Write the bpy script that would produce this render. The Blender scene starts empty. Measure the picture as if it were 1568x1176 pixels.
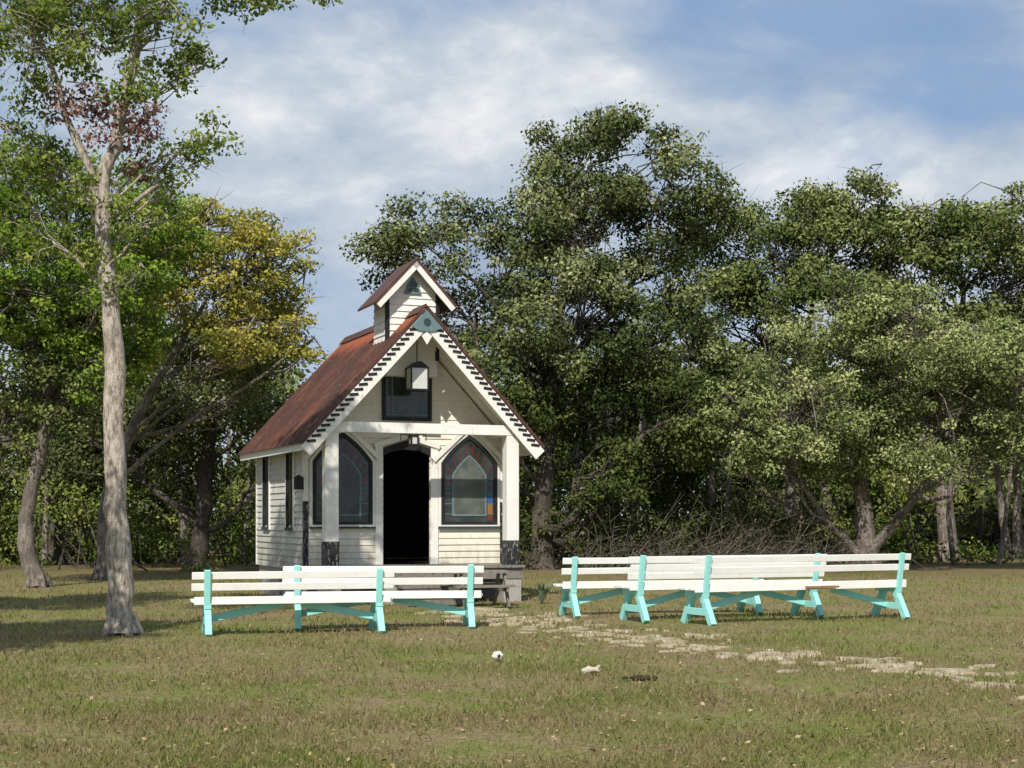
import bpy, math, random
import numpy as np
from mathutils import Vector, Matrix, Quaternion
random.seed(7)
scene = bpy.context.scene
COL = scene.collection

# ------------------------------------------------------------------ node helpers
def new_mat(name):
    m = bpy.data.materials.new(name); m.use_nodes = True
    nt = m.node_tree; nt.nodes.clear()
    out = nt.nodes.new('ShaderNodeOutputMaterial')
    return m, nt, out
def N(nt, t, **kw):
    n = nt.nodes.new(t)
    for k, v in kw.items():
        setattr(n, k, v)
    return n
def noise(nt, vec, scale, detail=4, rough=0.55, dist=0.0):
    n = N(nt, 'ShaderNodeTexNoise'); n.inputs['Scale'].default_value = scale
    n.inputs['Detail'].default_value = detail; n.inputs['Roughness'].default_value = rough
    n.inputs['Distortion'].default_value = dist
    if vec is not None: nt.links.new(vec, n.inputs['Vector'])
    return n.outputs['Fac']
def ramp(nt, fac, stops, interp='LINEAR'):
    r = N(nt, 'ShaderNodeValToRGB'); r.color_ramp.interpolation = interp
    e = r.color_ramp.elements
    while len(e) < len(stops): e.new(0.5)
    for i, (p, c) in enumerate(stops):
        e[i].position = p
        e[i].color = (c[0], c[1], c[2], 1) if hasattr(c, '__len__') else (c, c, c, 1)
    nt.links.new(fac, r.inputs['Fac'])
    return r.outputs['Color']
def mix(nt, fac, a, b, mode='MIX'):
    m = N(nt, 'ShaderNodeMix', data_type='RGBA', blend_type=mode)
    for idx, v in ((0, fac), (6, a), (7, b)):
        if isinstance(v, (int, float)): m.inputs[idx].default_value = v
        elif isinstance(v, (tuple, list)): m.inputs[idx].default_value = (v[0], v[1], v[2], 1)
        else: nt.links.new(v, m.inputs[idx])
    return m.outputs[2]
def math_(nt, op, a, b):
    m = N(nt, 'ShaderNodeMath', operation=op)
    for i, v in ((0, a), (1, b)):
        if isinstance(v, (int, float)): m.inputs[i].default_value = v
        else: nt.links.new(v, m.inputs[i])
    return m.outputs[0]
def pos(nt, scale=(1, 1, 1), obj=False):
    if obj:
        s = N(nt, 'ShaderNodeTexCoord').outputs['Object']
    else:
        s = N(nt, 'ShaderNodeNewGeometry').outputs['Position']
    mp = N(nt, 'ShaderNodeMapping'); mp.inputs['Scale'].default_value = scale
    nt.links.new(s, mp.inputs['Vector'])
    return mp.outputs['Vector']
def finish(nt, out, color, rough=0.7, metal=0.0, bump=None, bs=0.3, bd=0.01, spec=0.3):
    b = N(nt, 'ShaderNodeBsdfPrincipled')
    if isinstance(color, tuple): b.inputs['Base Color'].default_value = (*color, 1)
    else: nt.links.new(color, b.inputs['Base Color'])
    if isinstance(rough, (int, float)): b.inputs['Roughness'].default_value = rough
    else: nt.links.new(rough, b.inputs['Roughness'])
    b.inputs['Metallic'].default_value = metal
    b.inputs['Specular IOR Level'].default_value = spec
    if bump is not None:
        bn = N(nt, 'ShaderNodeBump'); bn.inputs['Strength'].default_value = bs; bn.inputs['Distance'].default_value = bd
        nt.links.new(bump, bn.inputs['Height']); nt.links.new(bn.outputs['Normal'], b.inputs['Normal'])
    nt.links.new(b.outputs['BSDF'], out.inputs['Surface'])

def paint(name, base, worn, wear=0.60, sc=3.0, rough=0.6, spec=0.3, grime=None):
    m, nt, out = new_mat(name)
    v = pos(nt, (1, 1, 1), True)
    vs = pos(nt, (1, 1, 0.25), True)
    f1 = noise(nt, v, sc, 6, 0.7)
    f2 = noise(nt, vs, sc * 7, 4, 0.7)
    c = mix(nt, ramp(nt, f1, [(0.35, 0.0), (0.75, 0.7)]), base, tuple(x * 0.82 for x in base))
    c = mix(nt, ramp(nt, f2, [(wear, 0.0), (wear + 0.1, 0.8)]), c, worn)
    if grime is not None:   # weather staining that builds up towards the sill
        sp = N(nt, 'ShaderNodeSeparateXYZ'); nt.links.new(N(nt, 'ShaderNodeTexCoord').outputs['Object'], sp.inputs[0])
        mr = N(nt, 'ShaderNodeMapRange'); mr.inputs['From Min'].default_value = grime; mr.inputs['From Max'].default_value = grime-0.9; nt.links.new(sp.outputs['Z'], mr.inputs['Value'])
        g = math_(nt, 'MULTIPLY', mr.outputs[0], ramp(nt, noise(nt, vs, 5, 6, 0.7), [(0.4, 0.1), (0.65, 0.85)]))
        c = mix(nt, g, c, tuple(x*0.6 for x in worn))
    finish(nt, out, c, rough, bump=f2, bs=0.25, bd=0.004, spec=spec)
    return m
M_white = paint('white_paint', (0.80, 0.78, 0.73), (0.42, 0.39, 0.34), 0.62)
M_bench_white = paint('bench_white_paint', (0.82, 0.81, 0.78), (0.5, 0.48, 0.43), 0.65)
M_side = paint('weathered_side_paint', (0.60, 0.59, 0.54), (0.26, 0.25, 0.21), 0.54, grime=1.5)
M_cream = paint('cream_siding_paint', (0.78, 0.74, 0.63), (0.42, 0.37, 0.28), 0.61, grime=1.3)
M_aqua = paint('aqua_paint', (0.32, 0.72, 0.69), (0.46, 0.60, 0.56), 0.62)
M_teal = paint('dark_teal_trim', (0.035, 0.06, 0.06), (0.15, 0.17, 0.16), 0.62)
M_black = paint('black_paint', (0.018, 0.018, 0.02), (0.09, 0.085, 0.08), 0.62)
M_blk_worn = paint('worn_black_paint', (0.02, 0.02, 0.022), (0.45, 0.43, 0.40), 0.54, 4)
M_redbrown = paint('redbrown_trim', (0.085, 0.036, 0.030), (0.22, 0.13, 0.11), 0.58)
M_greywood = paint('grey_weathered_wood', (0.22, 0.20, 0.175), (0.10, 0.09, 0.075), 0.52)
M_brownwood = paint('brown_wood', (0.30, 0.17, 0.09), (0.15, 0.09, 0.05), 0.55)
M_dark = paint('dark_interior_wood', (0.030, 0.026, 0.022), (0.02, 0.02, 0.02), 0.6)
M_found = paint('foundation_block', (0.36, 0.35, 0.32), (0.2, 0.19, 0.16), 0.55)
M_slate = paint('slate_blue_panel', (0.13, 0.20, 0.22), (0.25, 0.27, 0.26), 0.6)
def plain(name, c, rough=0.4, metal=0, spec=0.5):
    m, nt, out = new_mat(name)
    f = noise(nt, pos(nt, (1, 1, 1), True), 9, 4)
    finish(nt, out, mix(nt, f, c, tuple(x * 0.7 for x in c)), rough, metal, spec=spec)
    return m
M_red = plain('red_glass', (0.20, 0.03, 0.03), 0.2)
M_blue = plain('blue_glass', (0.03, 0.12, 0.33), 0.2)
M_yel = plain('yellow_glass', (0.34, 0.15, 0.03), 0.2)
M_lant = plain('lantern_panel', (0.70, 0.71, 0.69), 0.35)
M_iron = plain('black_iron', (0.02, 0.02, 0.02), 0.5, 0.3)
def glassmat():
    m, nt, out = new_mat('window_glass')
    f = noise(nt, pos(nt, (1, 1, 1), True), 2.2, 4, 0.6)
    c = ramp(nt, f, [(0.35, (0.012, 0.016, 0.016)), (0.65, (0.05, 0.06, 0.055))])
    finish(nt, out, c, 0.12, spec=0.55); return m
M_glass = glassmat()
def hazeglass():
    m, nt, out = new_mat('hazy_window_glass')
    f = noise(nt, pos(nt, (1, 1, 1), True), 3.0, 5, 0.65)
    c = ramp(nt, f, [(0.3, (0.045, 0.055, 0.05)), (0.7, (0.15, 0.165, 0.145))])
    finish(nt, out, c, 0.3, spec=0.5); return m
M_haze = hazeglass()
def roofmat():
    m, nt, out = new_mat('rusty_metal_roof')
    v = pos(nt, (1, 1, 1), True); vs = pos(nt, (0.5, 5, 0.5), True)
    a = noise(nt, v, 1.1, 6, 0.65); b = noise(nt, vs, 1.7, 5, 0.65); c3 = noise(nt, v, 12, 4, 0.7)
    c = ramp(nt, a, [(0.3, (0.050, 0.018, 0.013)), (0.5, (0.100, 0.033, 0.020)), (0.7, (0.16, 0.062, 0.034))])
    c = mix(nt, ramp(nt, b, [(0.38, 0.0), (0.60, 0.85)]), c, (0.038, 0.022, 0.018))
    c = mix(nt, ramp(nt, c3, [(0.58, 0.0), (0.72, 0.45)]), c, (0.24, 0.14, 0.09))
    sp = N(nt, 'ShaderNodeSeparateXYZ'); nt.links.new(N(nt, 'ShaderNodeTexCoord').outputs['Object'], sp.inputs[0])
    ad = N(nt, 'ShaderNodeMath', operation='MULTIPLY_ADD'); nt.links.new(a, ad.inputs[0]); ad.inputs[1].default_value = 0.8; nt.links.new(sp.outputs['Z'], ad.inputs[2])
    mr = N(nt, 'ShaderNodeMapRange'); mr.inputs['From Min'].default_value = 5.40; mr.inputs['From Max'].default_value = 5.70; nt.links.new(ad.outputs[0], mr.inputs['Value'])
    c = mix(nt, mr.outputs[0], c, (0.26, 0.075, 0.035))
    finish(nt, out, c, 0.65, 0.05, bump=c3, bs=0.3, bd=0.006); return m
M_roof = roofmat()
def barkmat(name, dark, light, sc=6.0, thr=0.45, blot=0.75):
    m, nt, out = new_mat(name)
    v = pos(nt, (1, 1, 0.3)); v2 = pos(nt, (1, 1, 1))
    a = noise(nt, v, sc * 3, 6, 0.7); b = noise(nt, v2, sc * 0.35, 5, 0.6)
    c = ramp(nt, a, [(0.35, dark), (0.58, light)])
    c = mix(nt, ramp(nt, b, [(thr, 0.0), (thr + 0.12, blot)]), c, tuple(x * 0.40 for x in light))
    finish(nt, out, c, 0.9, bump=a, bs=1.0, bd=0.06, spec=0.15); return m
M_bark_l = barkmat('pale_mottled_bark', (0.17, 0.14, 0.115), (0.60, 0.53, 0.45), 7, 0.55, 0.6)
M_bark_d = barkmat('dark_oak_bark', (0.035, 0.028, 0.022), (0.14, 0.12, 0.10), 5)
M_bark_g = barkmat('grey_oak_bark', (0.08, 0.07, 0.06), (0.30, 0.26, 0.22), 5)
M_twig = barkmat('bare_twig_bark', (0.09, 0.075, 0.06), (0.22, 0.19, 0.155), 5)

def leafmat(name, stops, trans=0.0):
    m, nt, out = new_mat(name)
    at = N(nt, 'ShaderNodeAttribute', attribute_name='tint')
    c = ramp(nt, at.outputs['Fac'], stops)
    d = N(nt, 'ShaderNodeBsdfDiffuse'); nt.links.new(c, d.inputs['Color'])
    if trans > 0:
        t = N(nt, 'ShaderNodeBsdfTranslucent'); nt.links.new(c, t.inputs['Color'])
        ms = N(nt, 'ShaderNodeMixShader'); ms.inputs[0].default_value = trans
        nt.links.new(d.outputs[0], ms.inputs[1]); nt.links.new(t.outputs[0], ms.inputs[2])
        nt.links.new(ms.outputs[0], out.inputs['Surface'])
    else:
        nt.links.new(d.outputs[0], out.inputs['Surface'])
    return m
L_oak = leafmat('oak_leaves', [(0.1, (0.040, 0.056, 0.022)), (0.5, (0.105, 0.130, 0.046)), (0.82, (0.19, 0.21, 0.085)), (1.0, (0.33, 0.34, 0.19))])
L_shade = leafmat('shade_tinted_leaves', [(0.1, (0.022, 0.034, 0.012)), (0.5, (0.060, 0.082, 0.024)), (0.9, (0.12, 0.14, 0.045))])  # darker copy of the leaf greens: shade under the crowns put into the colour
L_oak2 = leafmat('oak_leaves_olive', [(0.1, (0.048, 0.070, 0.022)), (0.5, (0.120, 0.152, 0.046)), (0.82, (0.22, 0.24, 0.085)), (1.0, (0.36, 0.36, 0.18))])
L_pale = leafmat('pale_oak_leaves', [(0.1, (0.085, 0.110, 0.040)), (0.5, (0.185, 0.225, 0.080)), (0.9, (0.34, 0.37, 0.16))])
L_bright = leafmat('bright_green_leaves', [(0.1, (0.07, 0.13, 0.018)), (0.5, (0.17, 0.27, 0.035)), (0.9, (0.31, 0.40, 0.07))], 0.3)
L_yel = leafmat('yellowing_leaves', [(0.1, (0.14, 0.16, 0.03)), (0.5, (0.36, 0.34, 0.075)), (0.9, (0.58, 0.48, 0.11))], 0.3)
L_near = leafmat('elm_leaves', [(0.1, (0.08, 0.12, 0.024)), (0.5, (0.18, 0.24, 0.048)), (0.9, (0.34, 0.38, 0.09))], 0.35)
L_red = leafmat('dead_red_leaves', [(0.1, (0.14, 0.07, 0.06)), (0.5, (0.30, 0.16, 0.14)), (0.9, (0.42, 0.28, 0.24))], 0.2)
L_brush = leafmat('brush_leaves', [(0.1, (0.045, 0.070, 0.017)), (0.5, (0.110, 0.150, 0.034)), (0.9, (0.23, 0.25, 0.065))])
L_far = leafmat('far_leaves', [(0.1, (0.055, 0.075, 0.025)), (0.5, (0.13, 0.16, 0.052)), (0.9, (0.24, 0.24, 0.08))])
L_dry = leafmat('fallen_leaf', [(0.15, (0.14, 0.08, 0.04)), (0.5, (0.27, 0.17, 0.09)), (0.85, (0.40, 0.30, 0.18))])

# ------------------------------------------------------------------ mesh helpers
def empty(name, loc=(0, 0, 0), rz=0.0, parent=None):
    e = bpy.data.objects.new(name, None); COL.objects.link(e)
    e.location = loc; e.rotation_euler = (0, 0, rz); e.parent = parent
    e.empty_display_size = 0.2
    return e
class MB:
    def __init__(s): s.v = []; s.f = []
    def box(s, x0, x1, y0, y1, z0, z1):
        b = len(s.v)
        s.v += [(x0,y0,z0),(x1,y0,z0),(x1,y1,z0),(x0,y1,z0),(x0,y0,z1),(x1,y0,z1),(x1,y1,z1),(x0,y1,z1)]
        s.f += [(b,b+3,b+2,b+1),(b+4,b+5,b+6,b+7),(b,b+1,b+5,b+4),(b+1,b+2,b+6,b+5),(b+2,b+3,b+7,b+6),(b+3,b,b+4,b+7)]
    def beam(s, p0, p1, w, h, up=(0, 0, 1)):
        p0 = Vector(p0); p1 = Vector(p1); d = (p1 - p0).normalized(); up = Vector(up)
        sd = d.cross(up).normalized(); u = sd.cross(d).normalized()
        b = len(s.v)
        for p in (p0, p1):
            for a, c in ((-1,-1),(1,-1),(1,1),(-1,1)):
                s.v.append(tuple(p + sd * (a * w / 2) + u * (c * h / 2)))
        s.f += [(b,b+1,b+2,b+3),(b+7,b+6,b+5,b+4)]
        for i in range(4):
            j = (i + 1) % 4
            s.f.append((b+i, b+4+i, b+4+j, b+j))
    def prism(s, poly, y0, y1):
        b = len(s.v); n = len(poly)
        s.v += [(x, y0, z) for x, z in poly] + [(x, y1, z) for x, z in poly]
        s.f.append(tuple(range(b, b+n))); s.f.append(tuple(range(b+2*n-1, b+n-1, -1)))
        for i in range(n):
            j = (i+1) % n; s.f.append((b+i, b+n+i, b+n+j, b+j))
    def outline(s, outer, inner, y0, y1):
        n = len(outer)
        for i in range(n):
            j = (i+1) % n
            s.prism([outer[i], outer[j], inner[j], inner[i]], y0, y1)
    def tube(s, pts, rad, n=7):
        b0 = len(s.v); pts = [Vector(p) for p in pts]
        for i, p in enumerate(pts):
            d = (pts[min(i+1, len(pts)-1)] - pts[max(i-1, 0)]).normalized()
            a = d.cross(Vector((0.31, 0.9, 0.2))).normalized(); c = d.cross(a)
            for k in range(n):
                t = 2*math.pi*k/n
                s.v.append(tuple(p + (a*math.cos(t) + c*math.sin(t)) * rad[i]))
        for i in range(len(pts)-1):
            for k in range(n):
                k2 = (k+1) % n
                s.f.append((b0+i*n+k, b0+i*n+k2, b0+(i+1)*n+k2, b0+(i+1)*n+k))
        s.f.append(tuple(b0+(len(pts)-1)*n+k for k in range(n)))
    def build(s, name, mat, parent=None, smooth=False, recalc=True, bevel=0):
        me = bpy.data.meshes.new(name); me.from_pydata(s.v, [], s.f); me.update()
        if recalc:
            import bmesh
            bm = bmesh.new(); bm.from_mesh(me); bmesh.ops.recalc_face_normals(bm, faces=bm.faces); bm.to_mesh(me); bm.free()
        if smooth:
            me.polygons.foreach_set('use_smooth', [True]*len(me.polygons))
        me.materials.append(mat)
        o = bpy.data.objects.new(name, me); COL.objects.link(o); o.parent = parent
        if bevel:
            bv = o.modifiers.new('bevel', 'BEVEL'); bv.width = bevel; bv.segments = 1; bv.limit_method = 'ANGLE'
        return o

def quads_object(name, V, tint, mat, parent=None):
    n = len(V) // 4
    me = bpy.data.meshes.new(name)
    me.vertices.add(4*n); me.vertices.foreach_set('co', V.astype(np.float32).ravel())
    me.loops.add(4*n); me.loops.foreach_set('vertex_index', np.arange(4*n, dtype=np.int32))
    me.polygons.add(n); me.polygons.foreach_set('loop_start', np.arange(0, 4*n, 4, dtype=np.int32))
    try: me.polygons.foreach_set('loop_total', np.full(n, 4, dtype=np.int32))
    except Exception: pass
    me.update(calc_edges=True)
    a = me.attributes.new('tint', 'FLOAT', 'FACE'); a.data.foreach_set('value', tint.astype(np.float32))
    me.materials.append(mat)
    o = bpy.data.objects.new(name, me); COL.objects.link(o); o.parent = parent
    return o
def norm(a): return a / (np.linalg.norm(a, axis=1, keepdims=True) + 1e-9)
def leaves(C, half, rng, upbias=0.5, wr=0.55, out=None):
    n = len(C)
    nn = rng.normal(size=(n, 3))*0.75 + np.array([0, 0, upbias])
    if out is not None: nn = nn + norm(out)*1.0
    nn = norm(nn)
    t = norm(np.cross(nn, rng.normal(size=(n, 3)))); b = np.cross(nn, t)
    l = (half * rng.uniform(0.6, 1.35, n))[:, None]; w = l * wr
    V = np.empty((n, 4, 3))
    V[:, 0] = C - t*l; V[:, 1] = C + b*w - t*l*0.1; V[:, 2] = C + t*l; V[:, 3] = C - b*w - t*l*0.1
    return V.reshape(-1, 3)

def make_tree(name, trunk, rad, lobes, lmat, bmat, seed, cr=0.5, per=220, half=0.06, dens=1.0, shell=0.5, extra_stems=(), squash=0.6, twig=0.018, limbk=1.0):
    rng = np.random.default_rng(seed); rnd = random.Random(seed)
    base = Vector(trunk[0]); e = empty(name, base)
    T = [Vector(p) - base for p in trunk]
    mb = MB()
    def densify(P, R, k=4, j=0.03):
        pp, rr = [], []
        for i in range(len(P)-1):
            for q in range(k):
                t = q / k
                a = P[max(i-1, 0)]; b_ = P[i]; c = P[i+1]; d = P[min(i+2, len(P)-1)]
                pt = 0.5*((2*b_) + (c-a)*t + (2*a-5*b_+4*c-d)*t*t + (3*b_-a-3*c+d)*t*t*t)
                pp.append(pt + Vector((rnd.gauss(0, j), rnd.gauss(0, j), 0)) * (1 if i+q else 0)); rr.append((R[i]*(1-t)+R[i+1]*t)*rnd.uniform(0.91, 1.09))
        pp.append(P[-1]); rr.append(R[-1]); return pp, rr
    tp, tr = densify(T, list(rad), 5, rad[0]*0.07)
    tr[0] *= 1.25
    mb.tube(tp, tr, 14)
    for k in range(5):
        a = k*1.256 + rnd.uniform(0, .6)
        dr = Vector((math.cos(a), math.sin(a), 0))
        mb.tube([Vector((0, 0, rad[0]*1.3)) + dr*rad[0]*0.6, dr*rad[0]*1.25 + Vector((0, 0, 0.02)), dr*rad[0]*1.7 + Vector((0, 0, -0.06))], [rad[0]*0.45, rad[0]*0.32, rad[0]*0.12], 6)
    for st in extra_stems:
        P = [Vector(p) - base for p in st[0]]; pp, rr = densify(P, list(st[1]), 3, 0.04); mb.tube(pp, rr, 8)
        tp = tp + pp; tr = tr + rr
    byM = {}
    for L in lobes:
        c = Vector(L[:3]) - base; r = L[3]; mat = L[4] if len(L) > 4 else lmat
        cands = [(abs((c.z - 0.6*(c - p).length) - p.z) + 0.25*(c-p).length, i) for i, p in enumerate(tp) if p.z > 0.18*c.z]
        i0 = min(cands)[1]; p0 = tp[i0]
        d = c - p0; L0 = d.length
        side = Vector((rnd.gauss(0, 1), rnd.gauss(0, 1), rnd.gauss(0, .6))) * L0 * 0.08
        limb = [p0, p0 + d*0.3 + side + Vector((0, 0, -0.03*L0)), p0 + d*0.62 - side*0.4 + Vector((0, 0, 0.05*L0)), c + Vector((0, 0, -0.1*r)), c + d.normalized()*r*0.5 + Vector((0, 0, 0.2*r))]
        r0 = min(tr[i0]*0.55, 0.022*L0 + 0.02*r + 0.008) * limbk
        lp, lr = densify(limb, [r0, r0*0.75, r0*0.55, r0*0.35, r0*0.12], 3, 0.02*L0)
        mb.tube(lp, lr, 6)
        nc = max(4, int(dens * 3.3 * (r / cr)**2 * 0.75))
        dirs = norm(rng.normal(size=(nc, 3)))
        rr = (shell + (1-shell)*rng.uniform(0, 1, nc)**0.6) * rng.uniform(0.8, 1.25, nc)
        cc = np.array(c)[None] + dirs * (rr*r)[:, None] * np.array([1, 1, 0.85])
        for q in cc:
            a = lp[rnd.randrange(len(lp)//3, len(lp))]; q = Vector(q); dd = q - a
            m1 = a + dd*0.5 + Vector((rnd.gauss(0, 1), rnd.gauss(0, 1), rnd.gauss(0, 1))) * dd.length*0.12
            mb.tube([a, m1, q], [twig*1.6, twig, twig*0.4], 4)
            for _ in range(2):
                ee = q + Vector((rnd.gauss(0, 1), rnd.gauss(0, 1), rnd.gauss(0, .7))) * cr*0.9
                mb.tube([m1 + (q-m1)*0.5, ee], [twig*0.6, twig*0.2], 3)
        sz = rng.uniform(0.5, 1.4, nc); cnt = (per * sz**2).astype(int)
        ct = np.clip(rng.normal(0.48, 0.19, nc), 0, 1)
        idx = np.repeat(np.arange(nc), cnt)
        g = rng.normal(size=(len(idx), 3)); gl = np.linalg.norm(g, axis=1, keepdims=True)
        g = g/gl * (rng.uniform(0, 1, (len(idx), 1))**0.45 * 1.0 + 0.20*np.abs(rng.normal(size=(len(idx), 1))))
        off = g * (cr*sz[idx])[:, None] * np.array([1, 1, squash])
        C = cc[idx] + off
        tt = np.clip(ct[idx] + rng.normal(0, 0.17, len(idx)) + 0.12*g[:, 2], 0, 1)
        byM.setdefault(mat.name, [mat, [], [], []]); byM[mat.name][1].append(C); byM[mat.name][2].append(tt); byM[mat.name][3].append(off)
    mb.build('trunk_and_limbs', bmat, e, smooth=True, recalc=False)
    for k, (mat, Cs, Ts, Os) in byM.items():
        C = np.concatenate(Cs)
        quads_object('foliage', leaves(C, half, rng, 0.45, 0.6, np.concatenate(Os)), np.concatenate(Ts), mat, e)
    return e

# ------------------------------------------------------------------ camera
cam = bpy.data.cameras.new('camera'); co = bpy.data.objects.new('camera', cam); COL.objects.link(co)
co.location = (0, 0, 1.6); co.rotation_euler = (math.radians(90), 0, 0)
cam.sensor_width = 36; cam.lens = 52.0; cam.shift_y = 0.130; cam.clip_end = 2000
scene.camera = co
scene.view_settings.view_transform = 'Standard'; scene.view_settings.look = 'None'; scene.view_settings.exposure = 0

# ------------------------------------------------------------------ light
S = Vector((-0.14, -0.70, 0.66)).normalized()
sl = bpy.data.lights.new('sun', 'SUN'); sl.energy = 5.0; sl.angle = math.radians(0.5); sl.color = (1.0, 0.94, 0.84)
so = bpy.data.objects.new('sun', sl); COL.objects.link(so); so.rotation_mode = 'QUATERNION'
so.rotation_quaternion = S.to_track_quat('Z', 'Y'); so.location = (10, -20, 30)
w = bpy.data.worlds.new('World'); scene.world = w; w.use_nodes = True
nt = w.node_tree; nt.nodes.clear()
wo = N(nt, 'ShaderNodeOutputWorld'); bg = N(nt, 'ShaderNodeBackground'); bg.inputs['Strength'].default_value = 0.09
sky = N(nt, 'ShaderNodeTexSky'); sky.sky_type = 'NISHITA'; sky.sun_disc = False
sky.sun_elevation = math.asin(S.z); sky.sun_rotation = math.atan2(S.x, S.y)
sky.air_density = 1.0; sky.dust_density = 1.0; sky.ozone_density = 1.5
tc = N(nt, 'ShaderNodeTexCoord')
def wmap(scale, rot=(0, 0, 0), loc=(0, 0, 0)):
    mp = N(nt, 'ShaderNodeMapping'); mp.inputs['Scale'].default_value = scale; mp.inputs['Rotation'].default_value = rot; mp.inputs['Location'].default_value = loc
    nt.links.new(tc.outputs['Generated'], mp.inputs['Vector']); return mp.outputs['Vector']
vA = wmap((1.0, 1.0, 2.3), (0, math.radians(20), 0), (0.35, 0, 0.1))
vB = wmap((1.0, 1.0, 2.0), (0, math.radians(25), 0), (2.3, 1.0, 0.4))
vC = wmap((1.0, 1.0, 1.6), (0, math.radians(15), 0), (5.3, 1.0, 2.4))
cov = noise(nt, vA, 3.2, 7, 0.55, 0.3)
brt = math_(nt, 'ADD', math_(nt, 'MULTIPLY', noise(nt, vB, 5.2, 9, 0.60, 0.35), 0.65), math_(nt, 'MULTIPLY', noise(nt, vC, 16, 8, 0.6, 0.2), 0.35))
# cloud banks placed by sky direction (azimuth x, height z)
def bank(cx, cz, kx, kz, tilt):
    mp = N(nt, 'ShaderNodeMapping'); mp.vector_type = 'TEXTURE'
    mp.inputs['Location'].default_value = (cx, 0, cz); mp.inputs['Rotation'].default_value = (0, tilt, 0); mp.inputs['Scale'].default_value = (kx, 1e4, kz)
    nt.links.new(tc.outputs['Generated'], mp.inputs['Vector'])
    l = N(nt, 'ShaderNodeVectorMath', operation='LENGTH'); nt.links.new(mp.outputs['Vector'], l.inputs[0])
    return ramp(nt, l.outputs['Value'], [(0.0, 1.0), (1.0, 0.0)], 'EASE')
b1 = bank(0.0, 0.285, 0.13, 0.06, math.radians(-25)); b2 = bank(0.25, 0.215, 0.20, 0.045, math.radians(5)); b3 = bank(-0.14, 0.245, 0.10, 0.06, 0.0); dk = bank(0.20, 0.295, 0.16, 0.05, 0.0)
s_ = math_(nt, 'ADD', brt, math_(nt, 'MULTIPLY', b1, 0.17)); s_ = math_(nt, 'ADD', s_, math_(nt, 'MULTIPLY', b2, 0.14)); s_ = math_(nt, 'ADD', s_, math_(nt, 'MULTIPLY', b3, 0.04)); s_ = math_(nt, 'SUBTRACT', s_, math_(nt, 'MULTIPLY', dk, 0.06))
cl = ramp(nt, s_, [(0.38, (3.6, 4.7, 6.4)), (0.48, (5.0, 6.0, 7.3)), (0.57, (6.6, 7.3, 8.1)), (0.68, (9.6, 9.7, 9.9))])
skyc = mix(nt, 0.65, sky.outputs['Color'], (3.0, 4.7, 7.6))
cf = ramp(nt, math_(nt, 'ADD', cov, math_(nt, 'MULTIPLY', b1, 0.2)), [(0.36, 0.15), (0.52, 1.0)])
c = mix(nt, cf, skyc, cl)
sp = N(nt, 'ShaderNodeSeparateXYZ'); nt.links.new(tc.outputs['Generated'], sp.inputs[0])
hz = ramp(nt, sp.outputs['Z'], [(0.02, 0.5), (0.20, 0.0)])
c = mix(nt, hz, c, (7.2, 7.8, 8.5))
nt.links.new(c, bg.inputs['Color']); nt.links.new(bg.outputs[0], wo.inputs['Surface'])

# ------------------------------------------------------------------ ground
def ground_color(nt):
    p = pos(nt)
    a = noise(nt, p, 0.33, 5, 0.6); b = noise(nt, p, 1.9, 7, 0.72); c_ = noise(nt, p, 14, 5, 0.75)
    g = ramp(nt, c_, [(0.3, (0.095, 0.120, 0.030)), (0.5, (0.165, 0.185, 0.050)), (0.7, (0.24, 0.24, 0.082))])
    dry = ramp(nt, c_, [(0.35, (0.155, 0.110, 0.060)), (0.65, (0.32, 0.25, 0.15))])
    m1 = N(nt, 'ShaderNodeMath', operation='MULTIPLY_ADD'); nt.links.new(b, m1.inputs[0]); m1.inputs[1].default_value = 0.7
    m2 = N(nt, 'ShaderNodeMath', operation='MULTIPLY'); nt.links.new(a, m2.inputs[0]); m2.inputs[1].default_value = 0.55
    nt.links.new(m2.outputs[0], m1.inputs[2])
    c = mix(nt, ramp(nt, m1.outputs[0], [(0.53, 0.05), (0.70, 0.95)]), g, dry)
    sp = N(nt, 'ShaderNodeSeparateXYZ'); nt.links.new(N(nt, 'ShaderNodeNewGeometry').outputs['Position'], sp.inputs[0])
    mr = N(nt, 'ShaderNodeMapRange'); mr.inputs['From Min'].default_value = 36; mr.inputs['From Max'].default_value = 50
    nt.links.new(sp.outputs['Y'], mr.inputs['Value'])
    mm = N(nt, 'ShaderNodeMath', operation='MULTIPLY'); nt.links.new(mr.outputs[0], mm.inputs[0]); nt.links.new(ramp(nt, b, [(0.3, 0.4), (0.6, 1.0)]), mm.inputs[1])
    c = mix(nt, mm.outputs[0], c, (0.14, 0.105, 0.06))
    return c, c_
m, nt, out = new_mat('grass_ground'); c, h = ground_color(nt); finish(nt, out, c, 0.95, bump=h, bs=0.9, bd=0.035, spec=0.1); M_ground = m
m, nt, out = new_mat('grass_blades'); c, h = ground_color(nt)
at = N(nt, 'ShaderNodeAttribute', attribute_name='tint')
c = mix(nt, ramp(nt, at.outputs['Fac'], [(0.0, 0.45), (0.4, 0.05)]), c, (0.15, 0.22, 0.04))
c = mix(nt, ramp(nt, at.outputs['Fac'], [(0.82, 0.0), (1.0, 0.7)]), c, (0.42, 0.36, 0.21))
df = N(nt, 'ShaderNodeBsdfDiffuse'); nt.links.new(c, df.inputs['Color']); tl = N(nt, 'ShaderNodeBsdfTranslucent'); nt.links.new(c, tl.inputs['Color'])
ms = N(nt, 'ShaderNodeMixShader'); ms.inputs[0].default_value = 0.3; nt.links.new(df.outputs[0], ms.inputs[1]); nt.links.new(tl.outputs[0], ms.inputs[2]); nt.links.new(ms.outputs[0], out.inputs['Surface'])
M_blade = m
xs = np.concatenate([np.linspace(-600, -40, 8), np.linspace(-30, 30, 61), np.linspace(40, 600, 8)])
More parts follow.
